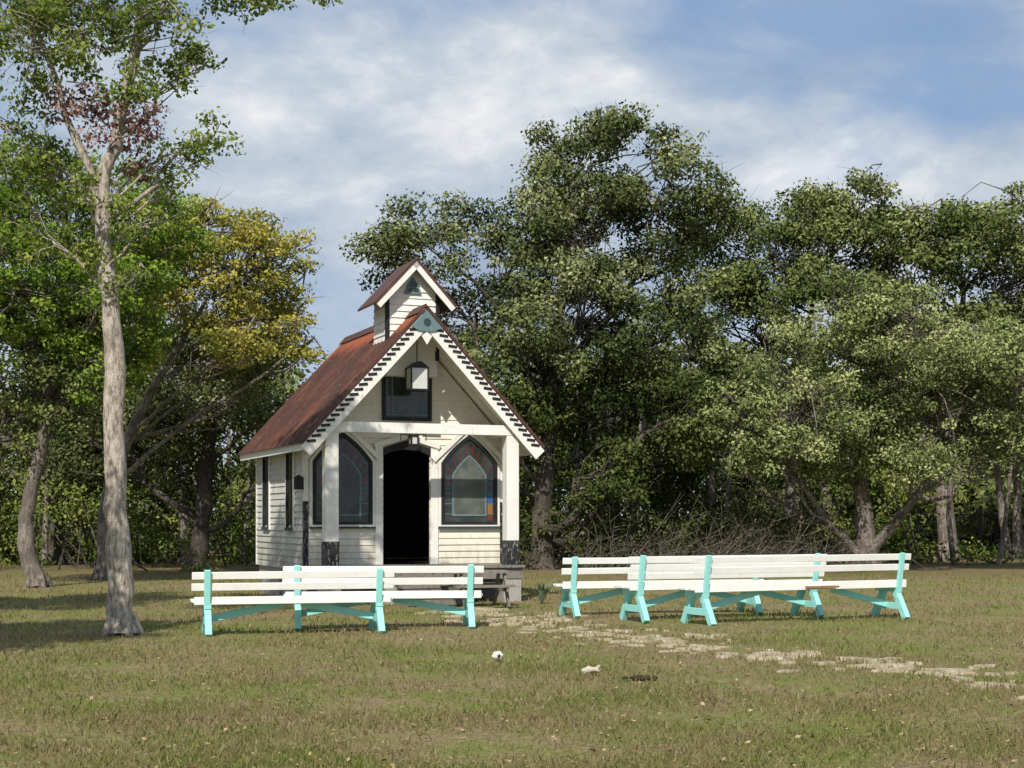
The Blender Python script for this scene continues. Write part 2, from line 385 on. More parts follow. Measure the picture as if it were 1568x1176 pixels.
ys = np.concatenate([np.linspace(-100, 0, 5), np.linspace(2, 60, 60), np.linspace(70, 900, 10)])
gx, gy = np.meshgrid(xs, ys)
gz = 0.012*np.sin(gx*1.3+gy*0.7) + 0.012*np.sin(gy*1.9-gx*0.6) - 0.02
gm = bpy.data.meshes.new('grass_ground')
nx, ny = len(xs), len(ys)
gm.from_pydata(list(zip(gx.ravel().tolist(), gy.ravel().tolist(), gz.ravel().tolist())), [],
               [(j*nx+i, j*nx+i+1, (j+1)*nx+i+1, (j+1)*nx+i) for j in range(ny-1) for i in range(nx-1)])
gm.polygons.foreach_set('use_smooth', [True]*len(gm.polygons)); gm.materials.append(M_ground)
go = bpy.data.objects.new('grass_ground', gm); COL.objects.link(go)
rng = np.random.default_rng(11)
n = 170000
d = 8.0 / (1 - rng.uniform(0, 1, n)*(1-8.0/42))
x = rng.uniform(-0.46, 0.46, n) * d
keep = (np.sin(x*2.1+np.sin(d*1.7)*1.3) + np.sin(d*2.9+x*0.8) + rng.normal(0, 1.3, n)) > -0.5
x = x[keep]; d = d[keep]; n = len(x)
hgt = rng.uniform(0.006, 0.034, n) * (1 + (d-8)/40); wd = rng.uniform(0.003, 0.006, n) * (1 + (d-8)/14)
ang = rng.uniform(0, math.pi, n); ux, uy = np.cos(ang), np.sin(ang)
lx, ly = rng.normal(0, 0.022, n), rng.normal(0, 0.022, n)
V = np.zeros((n, 4, 3))
V[:, 0] = np.stack([x-ux*wd, d-uy*wd, np.full(n, -0.02)], 1); V[:, 1] = np.stack([x+ux*wd, d+uy*wd, np.full(n, -0.02)], 1)
V[:, 2] = np.stack([x+ux*wd*.3+lx, d+uy*wd*.3+ly, hgt], 1); V[:, 3] = np.stack([x-ux*wd*.3+lx, d-uy*wd*.3+ly, hgt], 1)
quads_object('grass', V.reshape(-1, 3), rng.uniform(0, 1, n), M_blade)
n = 3600
d = 8.0 / (1 - rng.uniform(0, 1, n)*(1-8.0/48)); x = rng.uniform(-0.46, 0.46, n) * d
C = np.stack([x, d, rng.uniform(0.003, 0.022, n)], 1)
quads_object('fallen_leaves', leaves(C, 0.021, rng, 2.5, 0.6), rng.uniform(0, 1, n), L_dry)
# stone path
m, nt, out = new_mat('limestone_path'); v = pos(nt)
a = noise(nt, v, 6, 6, 0.7); c = ramp(nt, a, [(0.3, (0.22, 0.18, 0.11)), (0.55, (0.40, 0.34, 0.24)), (0.75, (0.58, 0.53, 0.42))])
finish(nt, out, c, 0.9, bump=a, bs=0.6, bd=0.02, spec=0.15); M_path = m
pathline = [(-0.9, 26.0), (-0.3, 23.8), (0.95, 21.2), (2.05, 18.9), (3.05, 17.2), (4.0, 15.9), (4.8, 14.9), (5.6, 13.8), (6.6, 12.6)]
mb = MB(); rnd = random.Random(5)
for i in range(len(pathline)-1):
    a = Vector(pathline[i]+(0,)); b = Vector(pathline[i+1]+(0,)); L = (b-a).length; dd = (b-a)/L; sd = Vector((dd.y, -dd.x, 0))
    for k in range(int(L*(20 if i < 2 else 18))):
        c0 = a + dd*rnd.uniform(0, L) + sd*rnd.gauss(0, 0.52)
        r = rnd.uniform(0.015, 0.12); nn = 10; bi = len(mb.v); st = rnd.uniform(1.0, 2.0); ph = rnd.gauss(0, .5)
        rr = [r*rnd.uniform(0.5, 1.25) for _ in range(nn)]
        z = 0.000 + rnd.uniform(0, 0.012)
        for q in range(nn):
            t = 2*math.pi*q/nn; ex, ey = math.cos(t)*rr[q]*st, math.sin(t)*rr[q]
            mb.v.append((c0.x + ex*math.cos(ph)-ey*math.sin(ph), c0.y + ex*math.sin(ph)+ey*math.cos(ph), z))
        for q in range(nn):
            v0 = mb.v[bi+q]; mb.v.append(((v0[0]-c0.x)*1.12+c0.x, (v0[1]-c0.y)*1.12+c0.y, -0.04))
        mb.f.append(tuple(range(bi, bi+nn)))
        for q in range(nn):
            q2 = (q+1) % nn; mb.f.append((bi+q, bi+nn+q, bi+nn+q2, bi+q2))
mb.build('stone_path', M_path)

# ------------------------------------------------------------------ small things on the grass
def lump(name, loc, sx, sy, sz, mat, seed, sub=3, rough=0.18):
    import bmesh
    bm = bmesh.new(); bmesh.ops.create_icosphere(bm, subdivisions=sub, radius=1)
    r = random.Random(seed); ph = [r.uniform(0, 6) for _ in range(6)]
    for v in bm.verts:
        k = 1 + rough*(math.sin(3*v.co.x+ph[0])*math.cos(4*v.co.y+ph[1]) + 0.6*math.sin(7*v.co.z+ph[2]+3*v.co.x) + 0.4*math.sin(11*v.co.y+ph[3]))
        v.co = Vector((v.co.x*sx*k, v.co.y*sy*k, v.co.z*sz*k))
    me = bpy.data.meshes.new(name); bm.to_mesh(me); bm.free()
    me.polygons.foreach_set('use_smooth', [True]*len(me.polygons)); me.materials.append(mat)
    o = bpy.data.objects.new(name, me); COL.objects.link(o); o.location = loc; return o
M_wrock = plain('white_rock', (0.68, 0.66, 0.62), 0.8, 0, 0.2)
M_dirt = plain('dark_dirt', (0.065, 0.048, 0.034), 0.95, 0, 0.1)
M_bone = plain('bleached_wood', (0.52, 0.48, 0.40), 0.85, 0, 0.2)
e = empty('white_rock', (-0.16, 16.6, 0))
o = lump('rock', (0, 0, 0.045), 0.062, 0.05, 0.052, M_wrock, 1); o.parent = e
o = lump('dark_patch', (0.012, -0.043, 0.045), 0.018, 0.012, 0.02, M_dirt, 2, 2); o.parent = e
e = empty('bleached_wood_chunk', (0.80, 15.1, 0))
mb = MB(); mb.tube([(-0.09, 0, 0.03), (-0.02, 0.01, 0.045), (0.05, 0.0, 0.035), (0.10, 0.02, 0.085)], [0.015, 0.038, 0.03, 0.012], 8)
mb.tube([(0.0, 0, 0.04), (0.05, -0.03, 0.05), (0.09, -0.05, 0.03)], [0.028, 0.025, 0.012], 8); mb.build('branch', M_bone, e, True)
o = lump('knot', (-0.05, 0, 0.03), 0.045, 0.03, 0.028, M_bone, 4); o.parent = e
e = empty('dirt_clod', (1.28, 14.6, 0))
for k in range(18):
    o = lump('clod', (rnd.gauss(0, .065), rnd.uniform(-.05, .05), 0.010), rnd.uniform(.015, .042), rnd.uniform(.015, .035), rnd.uniform(.012, .034), M_dirt, 20+k, 2, 0.35); o.parent = e

# ------------------------------------------------------------------ chapel
TH = math.radians(22)
CH = empty('wooden_chapel', (-1.67, 27.67, 0), TH)
FZ = 0.69
RZ, EZ, EX = 5.42, 2.93, 2.30
SL = (RZ-EZ)/EX
def roofz(x): return RZ - SL*abs(x)
YW = 1.0; YB = 5.15; WX = 2.0
def siding(mb, mapper, z0, z1, lim, holes=(), bh=0.125):
    z = z0; r = random.Random(int(z0*77))
    while z < z1 - 0.01:
        zt = min(z+bh, z1)
        (a0, a1), (b0, b1) = lim(z), lim(zt)
        spans = [(a0, a1, b0, b1)]
        for (hx0, hx1, hz0, hz1) in holes:
            if zt > hz0+0.02 and z < hz1-0.02:
                ns = []
                for (p0, p1, q0, q1) in spans:
                    if hx0 > p0: ns.append((p0, min(hx0, p1), min(q0, hx0), min(hx0, q1)))
                    if hx1 < p1: ns.append((max(hx1, p0), p1, max(hx1, q0), max(q1, hx1)))
                spans = ns
        for (p0, p1, q0, q1) in spans:
            if p1-p0 < 0.02: continue
            b = len(mb.v); pr0 = 0.024 + r.uniform(-.005, .006); pr1 = 0.024 + r.uniform(-.005, .006)
            for (u, vv, zz) in ((p0, 0.0, z), (p1, 0.0, z), (p1, pr1, z+r.uniform(-.004, .004)), (p0, pr0, z+r.uniform(-.004, .004)), (q0, 0.003, zt), (q1, 0.003, zt)):
                mb.v.append(mapper(u, vv, zz))
            mb.f += [(b, b+1, b+2, b+3), (b+3, b+2, b+5, b+4), (b, b+3, b+4), (b+1, b+5, b+2)]
        z += bh
mb = MB()
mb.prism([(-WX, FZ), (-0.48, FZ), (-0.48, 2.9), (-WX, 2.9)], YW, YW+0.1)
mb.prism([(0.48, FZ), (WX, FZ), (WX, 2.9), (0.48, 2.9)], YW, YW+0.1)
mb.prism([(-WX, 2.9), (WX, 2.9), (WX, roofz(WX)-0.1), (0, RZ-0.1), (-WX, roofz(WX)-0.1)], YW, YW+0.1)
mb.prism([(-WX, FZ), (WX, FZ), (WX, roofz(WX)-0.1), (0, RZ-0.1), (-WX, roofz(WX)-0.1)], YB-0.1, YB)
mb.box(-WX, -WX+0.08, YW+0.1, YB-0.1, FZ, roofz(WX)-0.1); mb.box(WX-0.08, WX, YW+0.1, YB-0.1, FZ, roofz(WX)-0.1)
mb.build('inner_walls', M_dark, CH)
mb = MB()
siding(mb, lambda u, v, z: (u, YW-0.002-v, z), FZ, 3.0, lambda z: (-WX, WX), [(-0.47, 0.47, FZ-1, 2.90)])
siding(mb, lambda u, v, z: (u, YW-0.002-v, z), 3.0, RZ-0.1, lambda z: (-min(WX, max(0, (RZ-0.08-z)/SL)), min(WX, max(0, (RZ-0.08-z)/SL))), [])
mb.build('front_siding', M_cream, CH, recalc=False)
mb = MB()
siding(mb, lambda u, v, z: (-WX-0.002-v, u, z), FZ-0.1, roofz(WX)-0.1, lambda z: (YW, YB), [])
siding(mb, lambda u, v, z: (WX+0.002+v, u, z), FZ-0.1, roofz(WX)-0.1, lambda z: (YW, YB), [])
mb.build('side_siding', M_side, CH, recalc=False)
mb = MB()
for k in range(14):
    mb.box(-2.0+k*0.2867, -2.0+(k+1)*0.2867-0.012, -0.18, YW-0.03, FZ-0.05, FZ-0.003)
mb.build('porch_deck', M_greywood, CH)
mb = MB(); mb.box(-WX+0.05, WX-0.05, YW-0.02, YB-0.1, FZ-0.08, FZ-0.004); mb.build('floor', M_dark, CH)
mb = MB(); mb.box(-1.97, 1.97, -0.12, -0.05, FZ-0.26, FZ-0.055); mb.box(-1.97, -1.90, -0.05, YW, FZ-0.26, FZ-0.055); mb.box(1.90, 1.97, -0.05, YW, FZ-0.26, FZ-0.055)
mb.build('deck_rim', M_greywood, CH)
mb = MB()
for xx in (-1.8, -0.6, 0.6, 1.75):
    for yy in (0.0, 1.2, 3.1, 4.9): mb.box(xx-0.16, xx+0.2, yy-0.1, yy+0.25, -0.05, FZ-0.265)
mb.box(-1.95, 1.95, YW+0.1, YW+0.16, -0.03, FZ-0.09); mb.box(-1.96, -1.9, YW+0.16, YB, -0.03, FZ-0.09); mb.box(1.9, 1.96, YW+0.16, YB, -0.03, FZ-0.09)
mb.build('foundation', M_found, CH)
mb = MB()
for i, (zt, yy) in enumerate(((0.18, -1.05), (0.35, -0.76), (0.52, -0.47))):
    mb.box(-0.65, 0.65, yy, yy+0.29, zt-0.045, zt)
    mb.box(-0.62, 0.62, yy+0.02, yy+0.05, zt-0.17, zt-0.047)
for xx in (-0.61, 0.56): mb.prism([(xx, -0.02), (xx+0.05, -0.02), (xx+0.05, 0.13), (xx, 0.13)], -1.0, -0.15)
mb.build('door_steps', M_greywood, CH)
mb = MB()
for xx in (-WX-0.03, WX-0.06):
    mb.box(xx, xx+0.09, YW-0.035, YW+0.06, 1.9, roofz(WX)-0.06)
mb.box(-WX-0.032, -WX+0.06, YB-0.05, YB+0.03, FZ-0.1, roofz(WX)-0.1)
mb.build('corner_boards', M_white, CH)
mb = MB()
for xx in (-WX-0.032, WX-0.06): mb.box(xx, xx+0.09, YW-0.037, YW+0.06, FZ-0.1, 1.9)
mb.build('dark_corner_boards', M_blk_worn, CH)
PX = 1.775
mb = MB()
for sx in (-1, 1): mb.box(sx*PX-0.125, sx*PX+0.125, -0.12, 0.12, 1.15, 3.15)
mb.build('porch_posts', M_white, CH, bevel=0.008)
mb = MB()
for sx in (-1, 1): mb.box(sx*PX-0.135, sx*PX+0.135, -0.13, 0.13, FZ, 1.148)
mb.build('post_bases', M_blk_worn, CH)
mb = MB(); mb.box(-1.98, 1.98, -0.125, 0.05, 3.152, 3.345)
for sx in (-1, 1): mb.box(sx*PX-0.06, sx*PX+0.06, 0.052, YW-0.03, 3.155, 3.31)
mb.build('tie_beam', M_white, CH, bevel=0.006)
y0r, y1r = -0.2, 5.38
mb = MB(); nseg = 224
sa = math.atan(SL); nxv, nzv = math.sin(sa), math.cos(sa)
for sx in (-1, 1):
    b = len(mb.v)
    for i in range(nseg+1):
        y = y0r + (y1r-y0r)*i/nseg
        hh = 0.062 + 0.030*max(0, math.cos(2*math.pi*y/0.22))**3
        for t in (0.0, 0.5, 1.0):
            xx = (EX+0.04)*t; zz = RZ - SL*xx
            lap = 0.014 if t == 0.5 else 0
            mb.v.append((sx*(xx + nxv*hh*(t > 0)), y, zz + nzv*(hh+lap) + (0.05*(t == 0))))
    for i in range(nseg):
        for k in (0, 1):
            q = b+i*3+k; mb.f.append((q, q+1, q+4, q+3))
mb.build('metal_roof', M_roof, CH, recalc=False)
mb = MB()
for sx in (-1, 1):
    mb.prism([(0, RZ+0.045), (sx*EX, EZ+0.045), (sx*EX, EZ-0.03), (0, RZ-0.04)], y0r+0.03, y1r-0.02)
mb.build('roof_deck', M_cream, CH)
mb = MB(); mb.prism([(-0.16, RZ-0.03), (0, RZ+0.15), (0.16, RZ-0.03), (0, RZ+0.10)], y0r, y1r); mb.build('ridge_cap', M_redbrown, CH)
mb = MB()
for sx in (-1, 1): mb.box(min(sx*EX, sx*(EX+0.03)), max(sx*EX, sx*(EX+0.03)), y0r+0.03, y1r-0.02, EZ-0.12, EZ+0.03)
mb.build('eave_fascia', M_white, CH)
mb = MB()
for yy in (0.25, 0.62):
    for sx in (-1, 1): mb.beam((sx*0.05, yy, RZ-0.13), (sx*2.2, yy, roofz(2.2)-0.09), 0.05, 0.09)
mb.build('rafters', M_cream, CH)
mb = MB(); md = MB(); mr_ = MB()
u = Vector((math.cos(sa), 0, -math.sin(sa)))
for sx in (-1, 1):
    us = Vector((u.x*sx, 0, u.z)); nv = Vector((math.sin(sa)*sx, 0, math.cos(sa)))
    L = EX/math.cos(sa) + 0.10
    a = Vector((0, -0.205, RZ)) - nv*0.10
    mb.beam(a + us*0.10, a + us*L, 0.045, 0.24, nv)
    mr_.beam(Vector((0, -0.215, RZ+0.04)) + nv*0.035, Vector((0, -0.215, RZ+0.04)) + nv*0.035 + us*(L-0.02), 0.05, 0.05, nv)
    k = 0.42
    while k < L-0.08:
        p = Vector((0, -0.232, RZ)) + us*k - nv*0.050
        dirn = (nv*0.65 + us*0.75).normalized()
        md.beam(p - dirn*0.085, p + dirn*0.085, 0.014, 0.050, us)
        k += 0.130
mb.build('rake_boards', M_white, CH); md.build('rake_notches', M_black, CH); mr_.build('rake_metal_edge', M_redbrown, CH)
mb = MB(); mb.prism([(0, RZ+0.02), (0.30, RZ-0.30), (0.16, RZ-0.36), (0, RZ-0.22-0.16), (-0.16, RZ-0.36), (-0.30, RZ-0.30)], -0.262, -0.235); mb.build('peak_panel', M_slate, CH)
mb = MB(); mb.prism([(0.07*math.cos(t*math.pi/6), RZ-0.2+0.07*math.sin(t*math.pi/6)) for t in range(12)], -0.275, -0.264); mb.build('peak_disc', M_teal, CH)
mb = MB(); mb.prism([(0, RZ-0.38), (0.10, RZ-0.46), (0, RZ-0.62), (-0.10, RZ-0.46)], -0.25, -0.21); mb.build('peak_pendant', M_white, CH)
def gothic(cx, hw, z0, zs, za, n=5):
    pts = [(cx-hw, z0), (cx+hw, z0), (cx+hw, zs)]
    for i in range(1, n):
        t = i/n; pts.append((cx + hw*(1-t) + 0.06*hw*math.sin(math.pi*t), zs + (za-zs)*t + 0.02*math.sin(math.pi*t)))
    pts.append((cx, za))
    for i in range(n-1, 0, -1):
        t = i/n; pts.append((cx - hw*(1-t) - 0.06*hw*math.sin(math.pi*t), zs + (za-zs)*t + 0.02*math.sin(math.pi*t)))
    pts.append((cx-hw, zs)); return pts
W_white, W_blk, W_glass, W_haze, W_mun, W_red, W_blue, W_yel, W_teal = [MB() for _ in range(9)]
for cx, sgn in ((-1.28, -1), (1.28, 1)):
    o1 = gothic(cx, 0.64, 1.42, 2.68, 3.30); o2 = gothic(cx, 0.585, 1.46, 2.66, 3.22); o3 = gothic(cx, 0.52, 1.51, 2.63, 3.13)
    W_white.outline(o1, o2, YW-0.06, YW-0.02); W_blk.outline(o2, o3, YW-0.075, YW-0.02)
    W_glass.prism(o3, YW-0.045, YW-0.03)
    i1 = gothic(cx, 0.36, 1.62, 2.42, 2.82); i2 = gothic(cx, 0.325, 1.655, 2.40, 2.775)
    W_mun.outline(i1, i2, YW-0.062, YW-0.045)
    if sgn > 0: W_haze.prism(i2, YW-0.052, YW-0.0465)
    W_teal.box(cx-0.64, cx+0.64, YW-0.09, YW-0.022, 1.385, 1.418)
    for sx in (-1, 1):
        for q, zz in enumerate((1.66, 1.86, 2.06, 2.26)):
            x0, x1 = cx+sx*0.37, cx+sx*0.51
            x0, x1 = min(x0, x1), max(x0, x1)
            W_mun.box(x0, x1, YW-0.058, YW-0.045, zz-0.008, zz+0.008)
        sel = ((W_blue, 1.87, 2.05), (W_red, 1.54, 1.65), (W_yel, 1.67, 1.85)) if (sx > 0 and sgn > 0) else ((W_red, 2.27, 2.34),)
        for (wm, za_, zb_) in sel:
            wm.box(min(cx+sx*0.385, cx+sx*0.49), max(cx+sx*0.385, cx+sx*0.49), YW-0.054, YW-0.046, za_, zb_)
    for t in (0.0, 0.28, 0.56, 0.84):
        for sx in (-1, 1):
            ax, az = cx+sx*0.36*(1-t), 2.42+0.40*t; bx_, bz_ = cx+sx*0.48*(1-t*0.98), 2.64+0.46*t
            W_red.beam((ax, YW-0.056, az+0.02), (bx_, YW-0.056, bz_-0.02), 0.012, 0.018, (1, 0, 0))
    for sx in (-1, 1):
        W_white.beam((cx+sx*0.75, YW-0.07, 2.70), (cx, YW-0.07, 3.395), 0.05, 0.09)
for sx in (-1, 1): W_white.box(min(sx*0.485, sx*0.635), max(sx*0.485, sx*0.635), YW-0.055, YW-0.024, FZ, 2.98)
W_white.beam((-0.66, YW-0.06, 2.97), (0, YW-0.06, 3.16), 0.05, 0.10); W_white.beam((0.66, YW-0.06, 2.97), (0, YW-0.06, 3.16), 0.05, 0.10)
W_blk.prism([(-0.483, 2.78), (-0.28, 2.87), (0, 2.90), (0.28, 2.87), (0.483, 2.78), (0.483, 2.93), (0, 3.08), (-0.483, 2.93)], YW-0.05, YW-0.022)
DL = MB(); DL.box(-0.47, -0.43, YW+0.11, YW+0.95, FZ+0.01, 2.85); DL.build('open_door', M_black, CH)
W_blk.outline([(-0.50, 3.46), (0.50, 3.46), (0.50, 4.62), (-0.50, 4.62)], [(-0.43, 3.53), (0.43, 3.53), (0.43, 4.55), (-0.43, 4.55)], YW-0.07, YW-0.02)
W_glass.box(-0.43, 0.43, YW-0.045, YW-0.03, 3.53, 4.55)
W_mun.box(-0.42, 0.42, YW-0.062, YW-0.046, 3.56, 3.58)
for xx in (-0.30, 0.30): W_mun.box(xx-0.012, xx+0.012, YW-0.06, YW-0.045, 3.6, 4.5)
W_mun.box(-0.42, 0.42, YW-0.058, YW-0.0455, 3.9, 3.92)
for sx in (-1, 1):
    for yy in (2.05, 4.15):
        xf = sx*WX
        def bx(mbx, w0, y0, y1, z0, z1, w1):
            mbx.box(min(xf+sx*w0, xf+sx*w1), max(xf+sx*w0, xf+sx*w1), y0, y1, z0, z1)
        bx(W_glass, 0.024, yy-0.20, yy+0.20, 1.45, 2.82, 0.034)
        for (ya, yb) in ((yy-0.26, yy-0.20), (yy+0.20, yy+0.26)): bx(W_blk, 0.02, ya, yb, 1.40, 2.88, 0.06)
        bx(W_blk, 0.02, yy-0.20, yy+0.20, 2.82, 2.88, 0.058); bx(W_teal, 0.02, yy-0.28, yy+0.28, 1.34, 1.40, 0.08)
        bx(W_white, 0.0205, yy-0.34, yy-0.262, 1.34, 2.94, 0.05); bx(W_white, 0.0205, yy+0.262, yy+0.34, 1.34, 2.94, 0.05)
W_white.build('window_trim', M_white, CH); W_blk.build('window_frames', M_black, CH); W_glass.build('window_panes', M_glass, CH)
W_haze.build('hazy_panes', M_haze, CH); W_mun.build('muntins', M_slate, CH); W_red.build('red_panes', M_red, CH)
W_blue.build('blue_panes', M_blue, CH); W_yel.build('yellow_panes', M_yel, CH); W_teal.build('window_sills', M_teal, CH)
bz0, bye, byb, bw = 4.3, 0.62, 1.45, 0.50
RZb, EXb, EZb = 6.46, 0.80, 5.60; SLb = (RZb-EZb)/EXb
def rzb(x): return RZb - SLb*abs(x)
mb = MB(); mb.prism([(-bw, bz0), (bw, bz0), (bw, rzb(bw)-0.04), (0, RZb-0.05), (-bw, rzb(bw)-0.04)], bye+0.01, byb); mb.build('belfry_core', M_white, CH)
mb = MB()
siding(mb, lambda u_, v, z: (u_, bye+0.008-v, z), 4.9, RZb-0.06, lambda z: (-min(bw, max(0, (RZb-0.05-z)/SLb)), min(bw, max(0, (RZb-0.05-z)/SLb))))
siding(mb, lambda u_, v, z: (-bw-0.002-v, u_, z), 4.7, rzb(bw)-0.05, lambda z: (bye, byb))
siding(mb, lambda u_, v, z: (bw+0.002+v, u_, z), 4.7, rzb(bw)-0.05, lambda z: (bye, byb))
mb.build('belfry_siding', M_white, CH, recalc=False)
mb = MB()
for sx in (-1, 1): mb.box(sx*bw-0.035, sx*bw+0.035, bye-0.03, bye+0.04, 4.6, rzb(bw)-0.03)
mb.build('belfry_corner_trim', M_black, CH)
mb = MB(); md = MB(); mw = MB()
sab = math.atan(SLb)
for sx in (-1, 1):
    mb.prism([(0, RZb+0.045), (sx*EXb, EZb+0.045), (sx*EXb, EZb), (0, RZb)], bye-0.22, byb+0.15)
    us = Vector((math.cos(sab)*sx, 0, -math.sin(sab))); nv = Vector((math.sin(sab)*sx, 0, math.cos(sab))); L = EXb/math.cos(sab)
    p = Vector((0, bye-0.235, RZb+0.02)) - nv*0.07
    mw.beam(p + us*0.03, p + us*L, 0.03, 0.11, nv)
    p = Vector((0, bye-0.24, RZb+0.03))
    md.beam(p, p + us*(L+0.02), 0.04, 0.05, nv)
mb.build('belfry_roof', M_redbrown, CH); mw.build('belfry_rake', M_white, CH); md.build('belfry_rake_edge', M_redbrown, CH)
mb = MB(); mb.outline([(-0.17, 5.86), (0.17, 5.86), (0.10, 6.05), (0, 6.17), (-0.10, 6.05)], [(-0.12, 5.89), (0.12, 5.89), (0.07, 6.03), (0, 6.11), (-0.07, 6.03)], bye-0.045, bye-0.01); mb.box(-0.012, 0.012, bye-0.04, bye-0.012, 5.89, 6.1); mb.box(-0.11, 0.11, bye-0.038, bye-0.013, 5.97, 5.99)
mb.build('belfry_window_frame', M_slate, CH)
mb = MB(); mb.prism([(-0.12, 5.89), (0.12, 5.89), (0.07, 6.03), (0, 6.11), (-0.07, 6.03)], bye-0.03, bye-0.015); mb.build('belfry_window', M_glass, CH)
def lantern(x, y, ztop, zt, w_, h_, name, pm):
    l = empty(name, (x, y, 0), 0, CH)
    a = MB(); a.box(-0.008, 0.008, -0.008, 0.008, zt+0.1, ztop)
    a.prism([(-w_/2-0.03, zt), (w_/2+0.03, zt), (0.03, zt+0.12), (-0.03, zt+0.12)], -w_/2-0.02, w_/2+0.02)
    for sx in (-1, 1):
        for sy in (-1, 1): a.box(sx*w_/2-0.014, sx*w_/2+0.014, sy*w_/2-0.014, sy*w_/2+0.014, zt-h_, zt)
    a.box(-w_/2-0.02, w_/2+0.02, -w_/2-0.02, w_/2+0.02, zt-h_-0.03, zt-h_)
    a.build('lantern_frame', M_iron, l)
    a = MB(); a.box(-w_/2+0.005, w_/2-0.005, -w_/2+0.005, w_/2-0.005, zt-h_+0.005, zt-0.003); a.build('lantern_panes', pm, l)
    return l
lantern(0.02, 0.40, 5.3, 4.42, 0.33, 0.40, 'hanging_lantern', M_lant)
lantern(0.0, 0.55, 3.6, 3.14, 0.13, 0.15, 'door_lantern', M_lant)
mb = MB(); mb.box(-0.26, 0.26, 0.545, 0.56, 3.16, 3.18); mb.box(-0.26, -0.245, 0.545, 0.56, 3.06, 3.16); mb.box(0.245, 0.26, 0.545, 0.56, 3.06, 3.16); mb.build('lantern_bracket', M_iron, CH)
mb = MB(); mb.box(-2.2, -2.04, 0.96, 1.06, 2.12, 2.32); mb.prism([(-2.22, 2.32), (-2.02, 2.32), (-2.12, 2.40)], 0.95, 1.07); mb.build('wall_lamp', M_iron, CH)

# ------------------------------------------------------------------ weathered picnic table by the porch
PT = empty('weathered_picnic_table', (-0.62, 26.55, 0), math.radians(16))
mb = MB()
for k in range(4): mb.box(-0.55, 0.55, -0.30+k*0.15, -0.30+k*0.15+0.14, 0.60, 0.64)
for sy in (-1, 1): mb.box(-0.55, 0.55, sy*0.52-0.1, sy*0.52+0.1, 0.36, 0.40)
for xx in (-0.4, 0.4):
    mb.box(xx-0.02, xx+0.02, -0.6, 0.6, 0.28, 0.357)
    mb.beam((xx+0.045, -0.18, 0.60), (xx+0.045, -0.5, 0), 0.04, 0.09, (0, 1, 0)); mb.beam((xx+0.045, 0.18, 0.60), (xx+0.045, 0.5, 0), 0.04, 0.09, (0, 1, 0))
mb.build('table_and_seats', M_greywood, PT)
AG = empty('agave_plant', (0.55, 27.3, 0))
mb = MB(); rnd = random.Random(9)
for k in range(16):
    a = rnd.uniform(0, 6.28); l = rnd.uniform(0.3, 0.6); tl = rnd.uniform(0.1, 0.35); dr = Vector((math.cos(a), math.sin(a), 0)); sd = Vector((-dr.y, dr.x, 0))*0.035
    b = len(mb.v); p1 = dr*tl*0.4 + Vector((0, 0, l*0.6)); p2 = dr*tl + Vector((0, 0, l))
    mb.v += [tuple(-sd*0.6), tuple(sd*0.6), tuple(p1+sd), tuple(p1-sd), tuple(p2)]
    mb.f += [(b, b+1, b+2, b+3), (b+3, b+2, b+4)]
mb.build('blades', plain('agave_green', (0.14, 0.21, 0.13), 0.6), AG, recalc=False)

# ------------------------------------------------------------------ pews / benches
def bench(p0, p1, H=0.88, back=2):
    p0 = Vector(p0); p1 = Vector(p1); d = p1-p0; L = d.length; a = math.atan2(d.y, d.x)
    E = empty('outdoor_bench', (p0.x, p0.y, 0), a)
    wmb, amb = MB(), MB()
    r = random.Random(int(p0.x*100))
    k = H/0.9
    zz = H-0.06
    for i in range(back):
        y = -0.235 + (H-zz)*0.16
        wmb.beam((-0.04-r.uniform(0, .04), y+r.uniform(-.006, .006), zz+r.uniform(-.008, .008)), (L+0.04+r.uniform(0, .04), y, zz+r.uniform(-.012, .012)), 0.028, 0.10, (0, -0.16, 1))
        zz -= 0.165 if back == 2 else 0.125
    for i in range(3):
        wmb.box(-0.05+r.uniform(-.02, .02), L+0.05+r.uniform(-.02, .02), -0.12+i*0.155, -0.12+i*0.155+0.145, 0.445*k, 0.445*k+0.036)
    wmb.box(-0.03, L+0.03, -0.175, -0.145, 0.42*k, 0.53*k)
    for xx in (0.14, L-0.14):
        amb.beam((xx, -0.155, 0.30), (xx, -0.285, H+0.012), 0.085, 0.045, (0, 1, 0))
        amb.beam((xx+0.01, -0.06, 0.44*k), (xx+0.01, -0.36, -0.01), 0.09, 0.11, (0, 1, 0))
        amb.beam((xx+0.01, 0.14, 0.44*k), (xx+0.01, 0.42, -0.01), 0.09, 0.11, (0, 1, 0))
        amb.box(xx-0.036, xx+0.058, -0.20, 0.34, 0.36*k, 0.44*k)
        amb.box(xx-0.037, xx-0.002, -0.26, 0.32, 0.13, 0.235)
        s = 1 if xx < L/2 else -1
        amb.beam((xx+s*0.04, 0.05, 0.20), (xx+s*min(1.15, L*0.40), 0.05, 0.41*k), 0.035, 0.10)
    wmb.build('seat_and_back', M_bench_white, E, bevel=0.004); amb.build('legs_and_posts', M_aqua, E, bevel=0.004)
    return E
bench((-4.33, 20.25), (-1.78, 20.95), 0.87)
bench((-3.24, 21.35), (-0.50, 21.75), 0.90)
bench((0.80, 24.0), (4.15, 25.0), 0.95)
bench((1.78, 22.95), (4.98, 24.30), 1.0, 3)
bench((2.68, 22.15), (6.22, 23.85), 1.02, 2)
mb = MB(); mb.beam((4.55, 22.80, 0.52), (5.05, 23.05, 0.52), 0.16, 0.03); o = mb.build('loose_board', M_brownwood)

